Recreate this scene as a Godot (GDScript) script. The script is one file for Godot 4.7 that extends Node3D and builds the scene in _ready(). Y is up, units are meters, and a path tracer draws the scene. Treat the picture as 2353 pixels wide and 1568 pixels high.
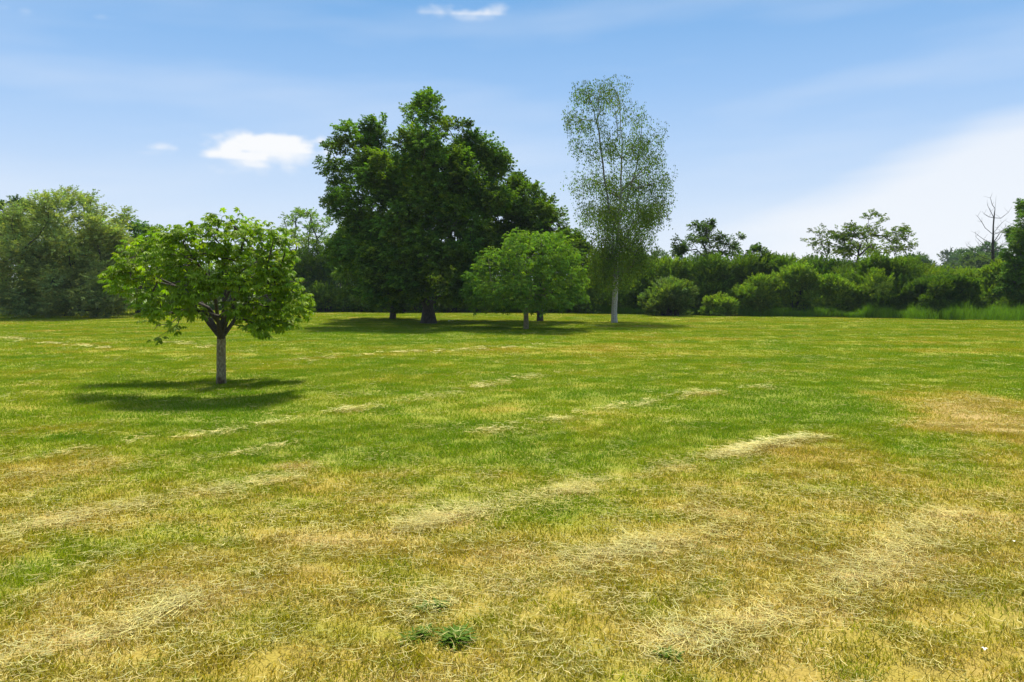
extends Node3D
# A mown field with young chestnuts, a big dark tree, a birch and a hedge behind.
# Layout numbers are read off the photograph at 2353 x 1568; at() and ground() turn them into metres.
const FOCAL := 1811.0
const MID := Vector2(1176.5, 784.0)
const HORIZON := 666.0
const EYE := 1.7
const EXPOSURE := 1.85

var rng := RandomNumberGenerator.new()
var taken := {}
var noise := FastNoiseLite.new()
var noise_b := FastNoiseLite.new()
var pitch := 0.0

# ---------------------------------------------------------------- layout
func ray(px: float, py: float) -> Vector3:
	var cy := (MID.y - py) / FOCAL
	return Vector3((px - MID.x) / FOCAL, cy * cos(pitch) - sin(pitch), -cos(pitch) - cy * sin(pitch))

func ground(px: float, py: float) -> Vector3:
	var d := ray(px, py)
	return Vector3(0, EYE, 0) + d * (EYE / -d.y)

func at(px: float, py: float, depth: float) -> Vector3:
	var d := ray(px, py)
	return Vector3(0, EYE, 0) + d * (depth / -d.z)

func rise(x: float, z: float) -> float:
	return noise.get_noise_2d(x * 2.2, z * 2.2) * 0.05 + noise.get_noise_2d(x * 14.0, z * 14.0) * 0.012

# ---------------------------------------------------------------- naming
func numbered(called: String) -> String:
	var n: int = taken.get(called, 0)
	taken[called] = n + 1
	return called if n == 0 else "%s_%03d" % [called, n]

func thing(called: String, label: String, category: String, where: Vector3, group := "", kind := "") -> Node3D:
	var o := Node3D.new()
	o.name = numbered(called)
	add_child(o)
	o.position = where
	o.set_meta("label", label)
	o.set_meta("category", category)
	if group != "":
		o.set_meta("group", group)
	if kind != "":
		o.set_meta("kind", kind)
	return o

func part(called: String, mesh: Mesh, mat: Material, parent: Node3D) -> MeshInstance3D:
	var o := MeshInstance3D.new()
	o.name = called
	o.mesh = mesh
	if mat:
		o.material_override = mat
	parent.add_child(o, true)
	return o

func scatter(called: String, mesh: Mesh, mat: Material, places: Array, tints: PackedColorArray, parent: Node3D) -> MultiMeshInstance3D:
	var mm := MultiMesh.new()
	mm.transform_format = MultiMesh.TRANSFORM_3D
	mm.use_colors = true
	mm.mesh = mesh
	mm.instance_count = places.size()
	for i in places.size():
		mm.set_instance_transform(i, places[i])
		mm.set_instance_color(i, tints[i])
	var o := MultiMeshInstance3D.new()
	o.name = called
	o.multimesh = mm
	o.material_override = mat
	parent.add_child(o, true)
	o.set_meta("kind", "stuff")
	return o

# ---------------------------------------------------------------- raw meshes
class Sheet:
	var v := PackedVector3Array()
	var c := PackedColorArray()
	var n := PackedVector3Array()
	var i := PackedInt32Array()
	func mesh() -> ArrayMesh:
		var a := []
		a.resize(Mesh.ARRAY_MAX)
		a[Mesh.ARRAY_VERTEX] = v
		if c.size():
			a[Mesh.ARRAY_COLOR] = c
		if n.size():
			a[Mesh.ARRAY_NORMAL] = n
		a[Mesh.ARRAY_INDEX] = i
		var m := ArrayMesh.new()
		m.add_surface_from_arrays(Mesh.PRIMITIVE_TRIANGLES, a)
		return m
	func tri(a: int, b: int, d: int) -> void:
		i.append(a); i.append(b); i.append(d)
	# a leaf folded along its midrib: base, tip and one or two points a side
	func leaf(p: Vector3, along: Vector3, face: Vector3, l: float, w: float, tint: Color, fine := false, droop := 0.0) -> void:
		var side := along.cross(face).normalized()
		var up := side.cross(along).normalized()
		var k := v.size()
		if fine:
			var pts := [[0.0, 0.0, 0.0], [0.3, 0.62, 0.10], [0.62, 1.0, 0.16], [1.0, 0.0, 0.0], [0.62, -1.0, 0.16], [0.3, -0.62, 0.10], [0.45, 0.0, 0.0]]
			for q in pts:
				v.append(p + along * (q[0] * l) + side * (q[1] * w * 0.5) + up * (q[2] * w - droop * l * q[0] * q[0]))
				c.append(tint)
			for t in [[0, 1, 6], [1, 2, 6], [2, 3, 6], [3, 4, 6], [4, 5, 6], [5, 0, 6]]:
				tri(k + t[0], k + t[1], k + t[2])
		else:
			v.append(p); v.append(p + along * (l * 0.5) + side * (w * 0.5) + up * (w * 0.18)); v.append(p + along * l - up * (droop * l)); v.append(p + along * (l * 0.5) - side * (w * 0.5) + up * (w * 0.18))
			for q in 4:
				c.append(tint)
			tri(k, k + 1, k + 2)
			tri(k, k + 2, k + 3)
	# a round tube along points, closed by running to a small end
	func tube(pts: PackedVector3Array, rad: PackedFloat32Array, sides: int, tint: Color) -> void:
		var m := pts.size()
		if m < 2:
			return
		var t0 := (pts[1] - pts[0]).normalized()
		var u := t0.cross(Vector3(0.31, 0.2, 0.93)).normalized()
		for j in m:
			var t := (pts[mini(j + 1, m - 1)] - pts[maxi(j - 1, 0)]).normalized()
			u = (u - t * u.dot(t)).normalized()
			var w := t.cross(u)
			for s in sides:
				var a := TAU * s / sides
				var d := u * cos(a) + w * sin(a)
				v.append(pts[j] + d * rad[j])
				n.append(d)
				c.append(tint)
		var first := v.size() - m * sides
		for j in m - 1:
			for s in sides:
				var a := first + j * sides + s
				var b := first + j * sides + (s + 1) % sides
				tri(a, a + sides, b)
				tri(b, a + sides, b + sides)

func rnd(a: float, b: float) -> float:
	return rng.randf_range(a, b)

func any_dir() -> Vector3:
	var y := rnd(-1, 1)
	var a := rnd(0, TAU)
	var r := sqrt(1 - y * y)
	return Vector3(r * cos(a), y, r * sin(a))

func grey(a: float, b: float) -> Color:
	var g := rnd(a, b)
	return Color(g * rnd(0.94, 1.0), g, g * rnd(0.85, 1.0))

# a short leafy shoot: origin at its foot, growing along +x
func spray(leaves: int, length: float, ll: float, lw: float, bend: float, wide: float) -> ArrayMesh:
	var s := Sheet.new()
	for k in leaves:
		var t := (k + rnd(0.2, 0.9)) / leaves
		var p := Vector3(length * t, bend * length * t * t, 0) + any_dir() * wide * 0.35
		var a := rnd(-1.4, 1.4)
		var along := Vector3(cos(a), rnd(-0.45, 0.25), sin(a)).normalized()
		var face := (Vector3.UP + any_dir() * 0.65).normalized()
		s.leaf(p, along, face, ll * rnd(0.75, 1.2), lw * rnd(0.8, 1.2), grey(0.62, 1.0), false, 0.15)
	var k := s.v.size()
	for t in 4:
		var f := t / 3.0
		s.v.append(Vector3(length * f, bend * length * f * f, 0)); s.c.append(Color(0.4, 0.33, 0.3))
		s.v.append(Vector3(length * f, bend * length * f * f + 0.006 * (1.2 - f), 0.005)); s.c.append(Color(0.4, 0.33, 0.3))
	for t in 3:
		s.tri(k + 2 * t, k + 2 * t + 1, k + 2 * t + 2)
		s.tri(k + 2 * t + 1, k + 2 * t + 3, k + 2 * t + 2)
	return s.mesh()

# birch: a thin string of small leaves hanging straight down from the origin
func hanging(leaves: int, length: float, ll: float) -> ArrayMesh:
	var s := Sheet.new()
	for k in leaves:
		var t := (k + rnd(0, 1)) / leaves
		var p := Vector3(0.10 * sin(t * 3.0) * length, -length * t, 0.06 * cos(t * 4.0)) + any_dir() * 0.12
		var along := (Vector3(rnd(-1, 1), -1.1, rnd(-1, 1))).normalized()
		s.leaf(p, along, any_dir(), ll * rnd(0.8, 1.2), ll * 0.75, grey(0.6, 1.0))
	var k := s.v.size()
	for t in 5:
		var f := t / 4.0
		var p := Vector3(0.10 * sin(f * 3.0) * length, -length * f, 0.06 * cos(f * 4.0))
		s.v.append(p); s.c.append(Color(0.45, 0.32, 0.3))
		s.v.append(p + Vector3(0.006, 0, 0.004)); s.c.append(Color(0.45, 0.32, 0.3))
	for t in 4:
		s.tri(k + 2 * t, k + 2 * t + 1, k + 2 * t + 2)
		s.tri(k + 2 * t + 1, k + 2 * t + 3, k + 2 * t + 2)
	return s.mesh()

# chestnut: one palmate leaf on its stalk, stalk along +x, leaflets drooping
func palmate(size: float, fine: bool, tint: Color) -> ArrayMesh:
	var s := Sheet.new()
	var hub := Vector3(size * 0.55, -size * 0.06, 0)
	var k := s.v.size()
	for q in [Vector3.ZERO, Vector3(0, 0.006, 0.003), hub, hub + Vector3(0, 0.005, 0.003)]:
		s.v.append(q); s.c.append(Color(0.75, 0.8, 0.5) * tint)
	s.tri(k, k + 1, k + 2); s.tri(k + 1, k + 3, k + 2)
	var n := 7 if fine else 5
	for j in n:
		var a := lerpf(-2.1, 2.1, j / (n - 1.0)) + rnd(-0.1, 0.1)
		var l := size * (0.78 - 0.13 * absf(a)) * rnd(0.9, 1.08)
		var along := Vector3(cos(a), -0.28 - 0.12 * absf(a) + rnd(-0.12, 0.12), sin(a)).normalized()
		var g := rnd(0.78, 1.0)
		s.leaf(hub, along, (Vector3.UP + any_dir() * 0.15).normalized(), l, l * (0.40 if fine else 0.46), Color(g * rnd(0.93, 1.0), g, g * 0.95) * tint, fine, 0.34)
	return s.mesh()

# ---------------------------------------------------------------- materials
func noise_texture(freq: float, ramp: Array, size := 512, kind := FastNoiseLite.TYPE_SIMPLEX_SMOOTH, octaves := 5, bumps := false) -> NoiseTexture2D:
	var n := FastNoiseLite.new()
	n.noise_type = kind
	n.frequency = freq
	n.fractal_octaves = octaves
	n.seed = int(freq * 9000.0) + octaves
	var t := NoiseTexture2D.new()
	t.width = size
	t.height = size
	t.seamless = true
	t.noise = n
	if ramp.size():
		var g := Gradient.new()
		g.offsets = PackedFloat32Array(ramp.map(func(x): return x[0]))
		g.colors = PackedColorArray(ramp.map(func(x): return x[1].linear_to_srgb()))
		t.color_ramp = g
	return t

func leaf_material(gloss: float, through: Color) -> StandardMaterial3D:
	var m := StandardMaterial3D.new()
	m.vertex_color_use_as_albedo = true
	m.roughness = gloss
	m.metallic_specular = 0.22
	m.cull_mode = BaseMaterial3D.CULL_DISABLED
	m.backlight_enabled = true
	m.backlight = through
	return m

func bark_material(ramp: Array, scale: Vector3) -> StandardMaterial3D:
	var m := StandardMaterial3D.new()
	m.albedo_texture = noise_texture(0.02, ramp)
	m.vertex_color_use_as_albedo = true
	m.uv1_triplanar = true
	m.uv1_world_triplanar = true
	m.uv1_scale = scale
	m.roughness = 0.95
	m.heightmap_enabled = true
	m.heightmap_texture = noise_texture(0.035, [], 512, FastNoiseLite.TYPE_SIMPLEX_SMOOTH, 4)
	m.heightmap_scale = 2.0
	return m

# ---------------------------------------------------------------- trees
class Skeleton:
	var p := PackedVector3Array()
	var up := PackedInt32Array()
	var d := PackedVector3Array()
	var r := PackedFloat32Array()
	var stout := PackedFloat32Array()
	func add(q: Vector3, parent: int) -> int:
		p.append(q)
		stout.append(0.0)
		up.append(parent)
		d.append((q - p[parent]).normalized() if parent >= 0 else Vector3.UP)
		return p.size() - 1

func lay_stem(sk: Skeleton, pts: Array, parent: int, wobble: float, step := 0.45) -> int:
	var last := parent
	for q in pts:
		if last < 0:
			last = sk.add(q, -1)
			continue
		var a := sk.p[last]
		var steps := maxi(1, int(a.distance_to(q) / step))
		for s in steps:
			var t := (s + 1.0) / steps
			last = sk.add(a.lerp(q, t) + any_dir() * wobble * (1.0 if s < steps - 1 else 0.3), last)
	return last

func nearest(sk: Skeleton, q: Vector3, lowest: float, drop: float) -> int:
	var best := 0
	var cost := 1e9
	for k in sk.p.size():
		var a := sk.p[k]
		if a.y < lowest and k > 0:
			continue
		var w := q - a
		var l := w.length()
		var c := l * (1.9 - 0.9 * w.dot(sk.d[k]) / maxf(l, 0.001)) + maxf(0.0, a.y - q.y) * drop
		if c < cost:
			cost = c
			best = k
	return best

func reach(sk: Skeleton, tips: Array, lowest: float, wobble: float, drop: float) -> PackedInt32Array:
	var ends := PackedInt32Array()
	var root := sk.p[0]
	tips.sort_custom(func(a, b): return Vector2(a.x - root.x, a.z - root.z).length() + absf(a.y - root.y) * 0.6 < Vector2(b.x - root.x, b.z - root.z).length() + absf(b.y - root.y) * 0.6)
	for q in tips:
		var from := nearest(sk, q, lowest, drop)
		var a := sk.p[from]
		var l := a.distance_to(q)
		var ctrl := a + (sk.d[from] * 0.55 + Vector3.UP * 0.25).normalized() * l * 0.42
		var steps := clampi(int(l / 0.4), 1, 8)
		var last := from
		for s in steps:
			var t := (s + 1.0) / steps
			var x := a.lerp(ctrl, t).lerp(ctrl.lerp(q, t), t)
			last = sk.add(x + (any_dir() * wobble * l * 0.1 if s < steps - 1 else Vector3.ZERO), last)
		ends.append(last)
	return ends

# limb thickness from the number of tips each limb carries
func thicken(sk: Skeleton, base_r: float, power := 2.1, least := 0.006) -> void:
	var n := sk.p.size()
	var carry := PackedFloat32Array()
	carry.resize(n)
	var kids := PackedInt32Array()
	kids.resize(n)
	for k in range(n - 1, -1, -1):
		if kids[k] == 0:
			carry[k] = 1.0
		if sk.up[k] >= 0:
			carry[sk.up[k]] += carry[k]
			kids[sk.up[k]] += 1
	sk.r.resize(n)
	for k in n:
		sk.r[k] = maxf(maxf(least, sk.stout[k]), base_r * pow(carry[k] / carry[0], 1.0 / power))

func limbs(sk: Skeleton, trunk_end: int, flare: float) -> Array:
	var n := sk.p.size()
	var main := PackedInt32Array()
	main.resize(n)
	main.fill(-1)
	for k in range(1, n):
		var u := sk.up[k]
		if main[u] < 0 or sk.r[k] > sk.r[main[u]] * 1.001:
			main[u] = k
	var trunk := Sheet.new()
	var rest := Sheet.new()
	for k in n:
		var u := sk.up[k]
		if u >= 0 and main[u] == k:
			continue
		var pts := PackedVector3Array()
		var rad := PackedFloat32Array()
		if u >= 0:
			pts.append(sk.p[u])
			rad.append(minf(sk.r[u] * 0.8, sk.r[k] * 1.25))
		var j := k
		while j >= 0:
			pts.append(sk.p[j])
			var r := sk.r[j]
			if u < 0:
				var h := sk.p[j].y - sk.p[0].y
				r *= 1.0 + flare * exp(-h / (sk.r[0] * 2.2))
			rad.append(r)
			if u < 0 and j == trunk_end and main[j] >= 0:
				# the bole ends at its fork; what goes on above is a limb
				trunk.tube(pts, rad, 12, Color.WHITE)
				pts = pts.slice(pts.size() - 1)
				rad = rad.slice(rad.size() - 1)
				u = 0
			j = main[j]
		if pts.size() < 2:
			continue
		rad[rad.size() - 1] *= 0.4
		if u < 0:
			trunk.tube(pts, rad, 12, Color.WHITE)
		else:
			rest.tube(pts, rad, 7 if rad[0] > 0.05 else (5 if rad[0] > 0.02 else 3), Color.WHITE)
	return [trunk.mesh(), rest.mesh() if rest.v.size() else null]

func in_lobe(lobe: Array, inner := 0.55) -> Vector3:
	var d := any_dir()
	var f := pow(rnd(inner * inner * inner, 1.0), 1.0 / 3.0)
	return lobe[0] + d * lobe[1] * f

# lobes read off the photograph: [px, py, half width, half height]; each gets a depth of its own inside the crown's round plan
func lobes_of(list: Array, depth: float, base: Vector3, axis_px: float, half_px: float, copies := 1) -> Array:
	var out := []
	var m := depth / FOCAL
	for l in list:
		var dx: float = (l[0] - axis_px) / half_px
		var room := sqrt(maxf(0.05, 1.0 - minf(dx * dx, 1.0))) * half_px * m
		for k in copies:
			var dz := 0.0 if l.size() > 4 else (rnd(-0.75, 0.75) * room if copies == 1 else lerpf(-0.7, 0.7, k / (copies - 1.0)) * room + rnd(-0.2, 0.2) * room)
			var c := at(l[0], l[1], depth - dz) - base
			out.append([c, Vector3(l[2], l[3], (l[2] + l[3]) * 0.5) * m])
	return out

func pick(lobes: Array) -> Array:
	var sum := 0.0
	for l in lobes:
		sum += pow(l[1].x * l[1].y * l[1].z, 0.75)
	var t := rnd(0, sum)
	for l in lobes:
		t -= pow(l[1].x * l[1].y * l[1].z, 0.75)
		if t <= 0:
			return l
	return lobes[-1]

func turned(dir: Vector3, roll: float, size: float) -> Basis:
	# x along dir, y as far up as it goes, then rolled
	var x := dir.normalized()
	var z := x.cross(Vector3.UP)
	z = Vector3(0, 0, 1) if z.length() < 0.05 else z.normalized()
	var y := z.cross(x)
	return Basis(x, roll) * Basis(x * size, y * size, z * size)

func hue(base: Color, spread: float) -> Color:
	var g := rnd(1 - spread, 1 + spread)
	var w := rnd(-spread, spread) * 0.5
	return Color(base.r * g * (1 + w), base.g * g, base.b * g * (1 - w))

# earth-brown bark at the foot of the young trunk, with a ragged upper edge
func stained(mesh: ArrayMesh, top: float) -> ArrayMesh:
	var a := mesh.surface_get_arrays(0)
	var v: PackedVector3Array = a[Mesh.ARRAY_VERTEX]
	var c: PackedColorArray = a[Mesh.ARRAY_COLOR]
	for k in v.size():
		if v[k].y < top * (1.0 + 3.0 * noise_b.get_noise_3d(v[k].x * 160.0, v[k].y * 60.0, v[k].z * 160.0)):
			c[k] = Color(0.42, 0.30, 0.26)
	a[Mesh.ARRAY_COLOR] = c
	var m := ArrayMesh.new()
	m.add_surface_from_arrays(Mesh.PRIMITIVE_TRIANGLES, a)
	return m

# one shoot in eight is new, paler growth
func fresh(c: Color) -> Color:
	return Color(c.r * 1.55, c.g * 1.4, c.b * 1.3) if rng.randf() < 0.12 else c

func tree(o: Dictionary) -> Node3D:
	var base: Vector3 = o.base
	base.y = rise(base.x, base.z) - 0.03
	var t := thing(o.called, o.label, o.get("category", "tree"), base, o.get("group", ""))
	var sk := Skeleton.new()
	var trunk_end := -1
	for si in o.stems.size():
		var s: Array = o.stems[si]
		var thick: float = o.limbs[si - 1] if o.has("limbs") and si > 0 and si <= o.limbs.size() else o.get("limb", 0.3)
		var pts: Array = s.map(func(q): return q - base if q.y != 0.0 or sk.p.size() else Vector3.ZERO)
		if sk.p.is_empty():
			pts[0] = Vector3.ZERO
			trunk_end = lay_stem(sk, pts, -1, o.get("wobble", 0.04), o.get("step", 0.45))
		else:
			var best := 0
			for k in sk.p.size():
				if sk.p[k].distance_to(pts[0]) < sk.p[best].distance_to(pts[0]):
					best = k
			var from := sk.p.size()
			lay_stem(sk, pts.slice(1), best, o.get("wobble", 0.04))
			for k in range(from, sk.p.size()):
				sk.stout[k] = o.radius * lerpf(thick, minf(thick, 0.08), float(k - from) / (sk.p.size() - from))
	var lobes: Array = o.lobes
	var tips := []
	for k in o.tips:
		var l := pick(lobes)
		tips.append(in_lobe(l, o.get("inner", 0.45)))
	for q in o.get("extra", []):
		tips.append(q - base)
	var ends := reach(sk, tips, o.get("lowest", 1.0), o.get("twist", 1.0), o.get("drop", 0.7))
	thicken(sk, o.radius, o.get("power", 2.1), o.get("least", 0.006))
	var wood := limbs(sk, trunk_end, o.get("flare", 0.5))
	if o.has("stain"):
		wood[0] = stained(wood[0], o.stain)
	part("trunk", wood[0], o.bark, t)
	if wood[1]:
		part("limb_frame", wood[1], o.get("limb_bark", o.bark), t)
	var places := []
	var tints := PackedColorArray()
	var centre := Vector3.ZERO
	for q in tips:
		centre += q
	centre /= maxf(1, tips.size())
	for e in ends:
		var q := sk.p[e]
		var tone := hue(o.color, o.get("clump_tone", 0.14))
		var n := int(o.per_tip * rnd(0.6, 1.4))
		var cr: float = o.clump * rnd(0.75, 1.25)
		for k in n:
			var d := any_dir()
			d.y = d.y * 0.75
			var p: Vector3 = q + d * cr * pow(rng.randf(), 0.5)
			var out_dir := (p - q).normalized() + (p - centre).normalized() * 0.7 + any_dir() * 0.6
			match o.get("habit", "spray"):
				"spray":
					out_dir.y = out_dir.y * 0.6 + 0.1
					places.append(Transform3D(turned(out_dir, rnd(-0.5, 0.5), rnd(0.75, 1.2)), p))
				"palmate":
					out_dir.y = out_dir.y * 0.35 - 0.05
					places.append(Transform3D(turned(out_dir, rnd(-0.4, 0.4), rnd(0.7, 1.15)), p))
				"hang":
					p = q + Vector3(d.x, d.y * 1.1 + 0.3, d.z) * cr
					places.append(Transform3D(Basis(Vector3.UP, rnd(0, TAU)) * Basis(Vector3.RIGHT, rnd(-0.12, 0.12)) * Basis.from_scale(Vector3.ONE * rnd(0.6, 1.25)), p))
			tints.append(fresh(hue(tone, o.get("tone", 0.24))))
	if o.has("single"):
		# the leaves that show largest, each a part of its own; the rest as one part
		var order := range(places.size())
		order.sort_custom(func(a, b): return (places[a].origin.z) > (places[b].origin.z))
		var own := {}
		for k in mini(300, order.size()):
			own[order[k]] = true
			var lf := part("leaf", o.single[k % o.single.size()], o.leaf_mat, t)
			lf.transform = places[order[k]]
		var p2 := []
		var t2 := PackedColorArray()
		for k in places.size():
			if not own.has(k):
				p2.append(places[k])
				t2.append(tints[k])
		places = p2
		tints = t2
	scatter("crown", o.leaf, o.leaf_mat, places, tints, t)
	return t

# a bush of arching shoots down to the ground: [px centre, px top, px half width, depth]
func shrub(called: String, label: String, group: String, px: float, top: float, half: float, depth: float, color: Color, leaf: Mesh, mat: Material, bark: Material, count := 2600, base_py := 0.0) -> Node3D:
	var m := depth / FOCAL
	var foot := at(px, 700, depth)
	foot.y = rise(foot.x, foot.z) - 0.03
	var high := at(px, top, depth).y - foot.y
	var w := half * m * 1.3
	var t := thing(called, label, "shrub", foot, group)
	var lobes := []
	var n := 16 + int(w * 5.0)
	for k in n:
		var f := (k + 0.5) / n
		var y := high * lerpf(0.10, 0.90, pow(rng.randf(), 0.8))
		var reach_out := w * sqrt(maxf(0.08, 1.0 - pow(y / high, 2.2))) * rnd(0.65, 0.95)
		var a := f * TAU * 2.4 + rnd(-0.4, 0.4)
		var d := reach_out * rnd(0.3, 1.0)
		var r := rnd(0.17, 0.36) * minf(w, high * 0.7)
		lobes.append([Vector3(cos(a) * d, y, sin(a) * d), Vector3(r * rnd(0.9, 1.5), r * rnd(0.5, 0.9), r)])
	lobes.append([Vector3(0, high - 0.3 * minf(w, high * 0.6), 0), Vector3.ONE * 0.32 * minf(w, high * 0.7)])
	lobes.append([Vector3(0, high * 0.45, 0), Vector3(w * 0.55, high * 0.42, w * 0.55)])
	var wood := Sheet.new()
	for l in lobes:
		var q: Vector3 = l[0]
		var pts := PackedVector3Array()
		var rad := PackedFloat32Array()
		var start := Vector3(rnd(-0.25, 0.25) * w, 0, rnd(-0.25, 0.25) * w)
		for s in 6:
			var f := s / 5.0
			pts.append(start.lerp(q, f) + Vector3(0, high * 0.12 * sin(f * PI), 0) + any_dir() * 0.04)
			rad.append(lerpf(0.05, 0.01, f))
		wood.tube(pts, rad, 5, Color.WHITE)
	part("stem_frame", wood.mesh(), bark, t)
	var places := []
	var tints := PackedColorArray()
	var tones := []
	for l in lobes:
		tones.append(hue(color, 0.16))
	for k in count:
		var j := rng.randi_range(0, lobes.size() - 1)
		var l: Array = lobes[j]
		var d := any_dir()
		var f := pow(rng.randf(), 0.25) * rnd(0.8, 1.12)
		if rng.randf() < 0.06:
			f *= 1.25
		var p: Vector3 = l[0] + d * l[1] * f
		if p.y < 0.05:
			p.y = rnd(0.05, 0.4)
		var out_dir := d * 0.9 + Vector3(p.x, 0, p.z).normalized() * 0.4 + Vector3.UP * 0.45 + any_dir() * 0.5
		places.append(Transform3D(turned(out_dir, rnd(-0.7, 0.7), rnd(0.7, 1.25)), p))
		tints.append(fresh(hue(tones[j], 0.26)))
	scatter("foliage", leaf, mat, places, tints, t)
	return t

# ---------------------------------------------------------------- lawn colours (what the grass is made of, in world metres)
var spots := []      # [centre x, z, radius x, radius z, dryness, paleness]
var lines := []      # [points, half width, strength]

func spot(px: float, py: float, wx: float, hy: float, dry: float, pale := 0.0) -> void:
	var c := ground(px, py)
	var rx := ground(px + wx, py).x - c.x
	var rz := absf(ground(px, py - hy).z - ground(px, py + hy).z) * 0.5
	spots.append([c.x, c.z, rx, rz, dry, pale])

func line(pts: Array, half: float, strength: float) -> void:
	lines.append([pts.map(func(q): var g := ground(q[0], q[1]); return Vector2(g.x, g.z)), half, strength])

# x: how dry, y: how thickly strewn with cut stalks
func lawn(x: float, z: float) -> Vector2:
	var d := -z
	var dry := 0.26 + 0.22 * noise.get_noise_2d(x * 3.0, z * 3.0) + 0.24 * noise.get_noise_2d(x * 9.0 + 50, z * 9.0) + 0.30 * noise_b.get_noise_2d(x * 34.0, z * 34.0) + 0.22 * noise_b.get_noise_2d(x * 90.0, z * 90.0)
	dry += 0.40 * smoothstep(9.5, 5.5, d) - 0.10 * smoothstep(8.0, 11.0, d) * smoothstep(19.0, 14.0, d)
	var cut := maxf(0.0, 0.04 + 0.35 * noise_b.get_noise_2d(x * 7.0 + 9, z * 7.0)) * smoothstep(12.0, 5.0, d)
	for s in spots:
		var ex: float = (x - s[0]) / s[2]
		var ez: float = (z - s[1]) / s[3]
		var e := ex * ex + ez * ez
		if e < 5.0:
			var k := exp(-e * 1.1 - 1.2 * e * noise_b.get_noise_2d(x * 12.0, z * 12.0 + 30))
			dry += s[4] * k
			cut += s[5] * k
	var here := Vector2(x, z)
	for l in lines:
		var w: float = l[1]
		var best := 1e9
		var pts: Array = l[0]
		for k in pts.size() - 1:
			var a: Vector2 = pts[k]
			var ab: Vector2 = pts[k + 1] - a
			var u := clampf((here - a).dot(ab) / ab.length_squared(), 0.0, 1.0)
			best = minf(best, here.distance_squared_to(a + ab * u))
		if best < w * w * 9.0:
			var k: float = exp(-best / (w * w)) * l[2] * clampf(0.75 + 1.3 * noise_b.get_noise_2d(x * 16.0, z * 16.0), 0.0, 1.4)
			dry += 0.45 * k
			cut += k
	# the mower went round in arcs about a point behind and to the right
	var arc := here.distance_to(Vector2(12.3, 7.2)) + noise.get_noise_2d(x * 1.5, z * 1.5) * 1.2
	var f := absf(fposmod(arc / 1.55, 1.0) - 0.5) * 2.0
	var keep := clampf(0.35 + 1.6 * noise_b.get_noise_2d(x * 2.5 + 90, z * 2.5), 0.0, 1.0)
	dry += 0.22 * smoothstep(0.72, 1.0, f) * keep + 0.10 * (1.0 if fposmod(arc / 3.1, 1.0) < 0.5 else -1.0) * smoothstep(12.0, 25.0, d)
	cut += 0.12 * smoothstep(0.80, 1.0, f) * keep * smoothstep(30.0, 12.0, d)
	return Vector2(clampf(dry, 0.0, 1.15), clampf(cut, 0.0, 1.3))

func grass_color(dry: float) -> Color:
	var green := Color(0.175, 0.285, 0.009)
	var olive := Color(0.28, 0.335, 0.012)
	var gold := Color(0.41, 0.315, 0.04)
	var straw := Color(0.55, 0.405, 0.16)
	if dry < 0.35:
		return green.lerp(olive, dry / 0.35)
	if dry < 0.75:
		return olive.lerp(gold, (dry - 0.35) / 0.4)
	return gold.lerp(straw, clampf((dry - 0.75) / 0.4, 0, 1))

# a tuft of short mown blades
func tuft(blades: int, radius: float, low: float, high: float, width: float, lean: float) -> ArrayMesh:
	var s := Sheet.new()
	for k in blades:
		var a := rnd(0, TAU)
		var r := radius * sqrt(rng.randf())
		var p := Vector3(cos(a) * r, -0.008, sin(a) * r)
		var h := rnd(low, high)
		var b := rnd(0, TAU)
		var side := Vector3(cos(b), 0, sin(b)) * width * rnd(0.6, 1.1) * 0.5
		var tilt := Vector3(rnd(-1, 1), 0, rnd(-1, 1)) * lean * h
		var g := rnd(0.55, 1.0)
		var c := Color(g * rnd(0.85, 1.0), g, g * 0.9)
		if rng.randf() < 0.16:
			c = Color(1.0, 0.9, 1.0)
		var q := s.v.size()
		s.v.append(p - side); s.v.append(p + side)
		s.v.append(p + tilt * 0.4 + Vector3(0, h * 0.62, 0) - side * 0.8); s.v.append(p + tilt * 0.4 + Vector3(0, h * 0.62, 0) + side * 0.8)
		s.v.append(p + tilt + Vector3(0, h * rnd(0.75, 1.0), 0))
		for j in 5:
			s.c.append(c)
		s.tri(q, q + 1, q + 2); s.tri(q + 1, q + 3, q + 2); s.tri(q + 2, q + 3, q + 4)
	return s.mesh()

# cut stalks lying about
func strewn(stalks: int, radius: float, low: float, high: float, width: float) -> ArrayMesh:
	var s := Sheet.new()
	for k in stalks:
		var a := rnd(0, TAU)
		var r := radius * sqrt(rng.randf())
		var y := rnd(0.012, 0.05)
		var p := Vector3(cos(a) * r, y, sin(a) * r)
		var b := rnd(0, TAU)
		var l := rnd(low, high)
		var d := Vector3(cos(b), rnd(-0.12, 0.16), sin(b)) * l
		var bend := Vector3(-sin(b), rnd(-0.3, 0.4), cos(b)) * l * rnd(-0.16, 0.16)
		var w := Vector3(-sin(b), 0.5, cos(b)).normalized() * width * rnd(0.6, 1.2) * 0.5
		var g := rnd(0.6, 1.0)
		var c := Color(g, g * rnd(0.93, 1.0), g * rnd(0.7, 1.0))
		var q := s.v.size()
		s.v.append(p - w); s.v.append(p + w)
		s.v.append(p + d * 0.5 + bend - w); s.v.append(p + d * 0.5 + bend + w)
		s.v.append(p + d - w * 0.4); s.v.append(p + d + w * 0.4)
		for j in 6:
			s.c.append(c)
		s.tri(q, q + 1, q + 2); s.tri(q + 1, q + 3, q + 2); s.tri(q + 2, q + 3, q + 4); s.tri(q + 3, q + 5, q + 4)
	return s.mesh()

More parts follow.
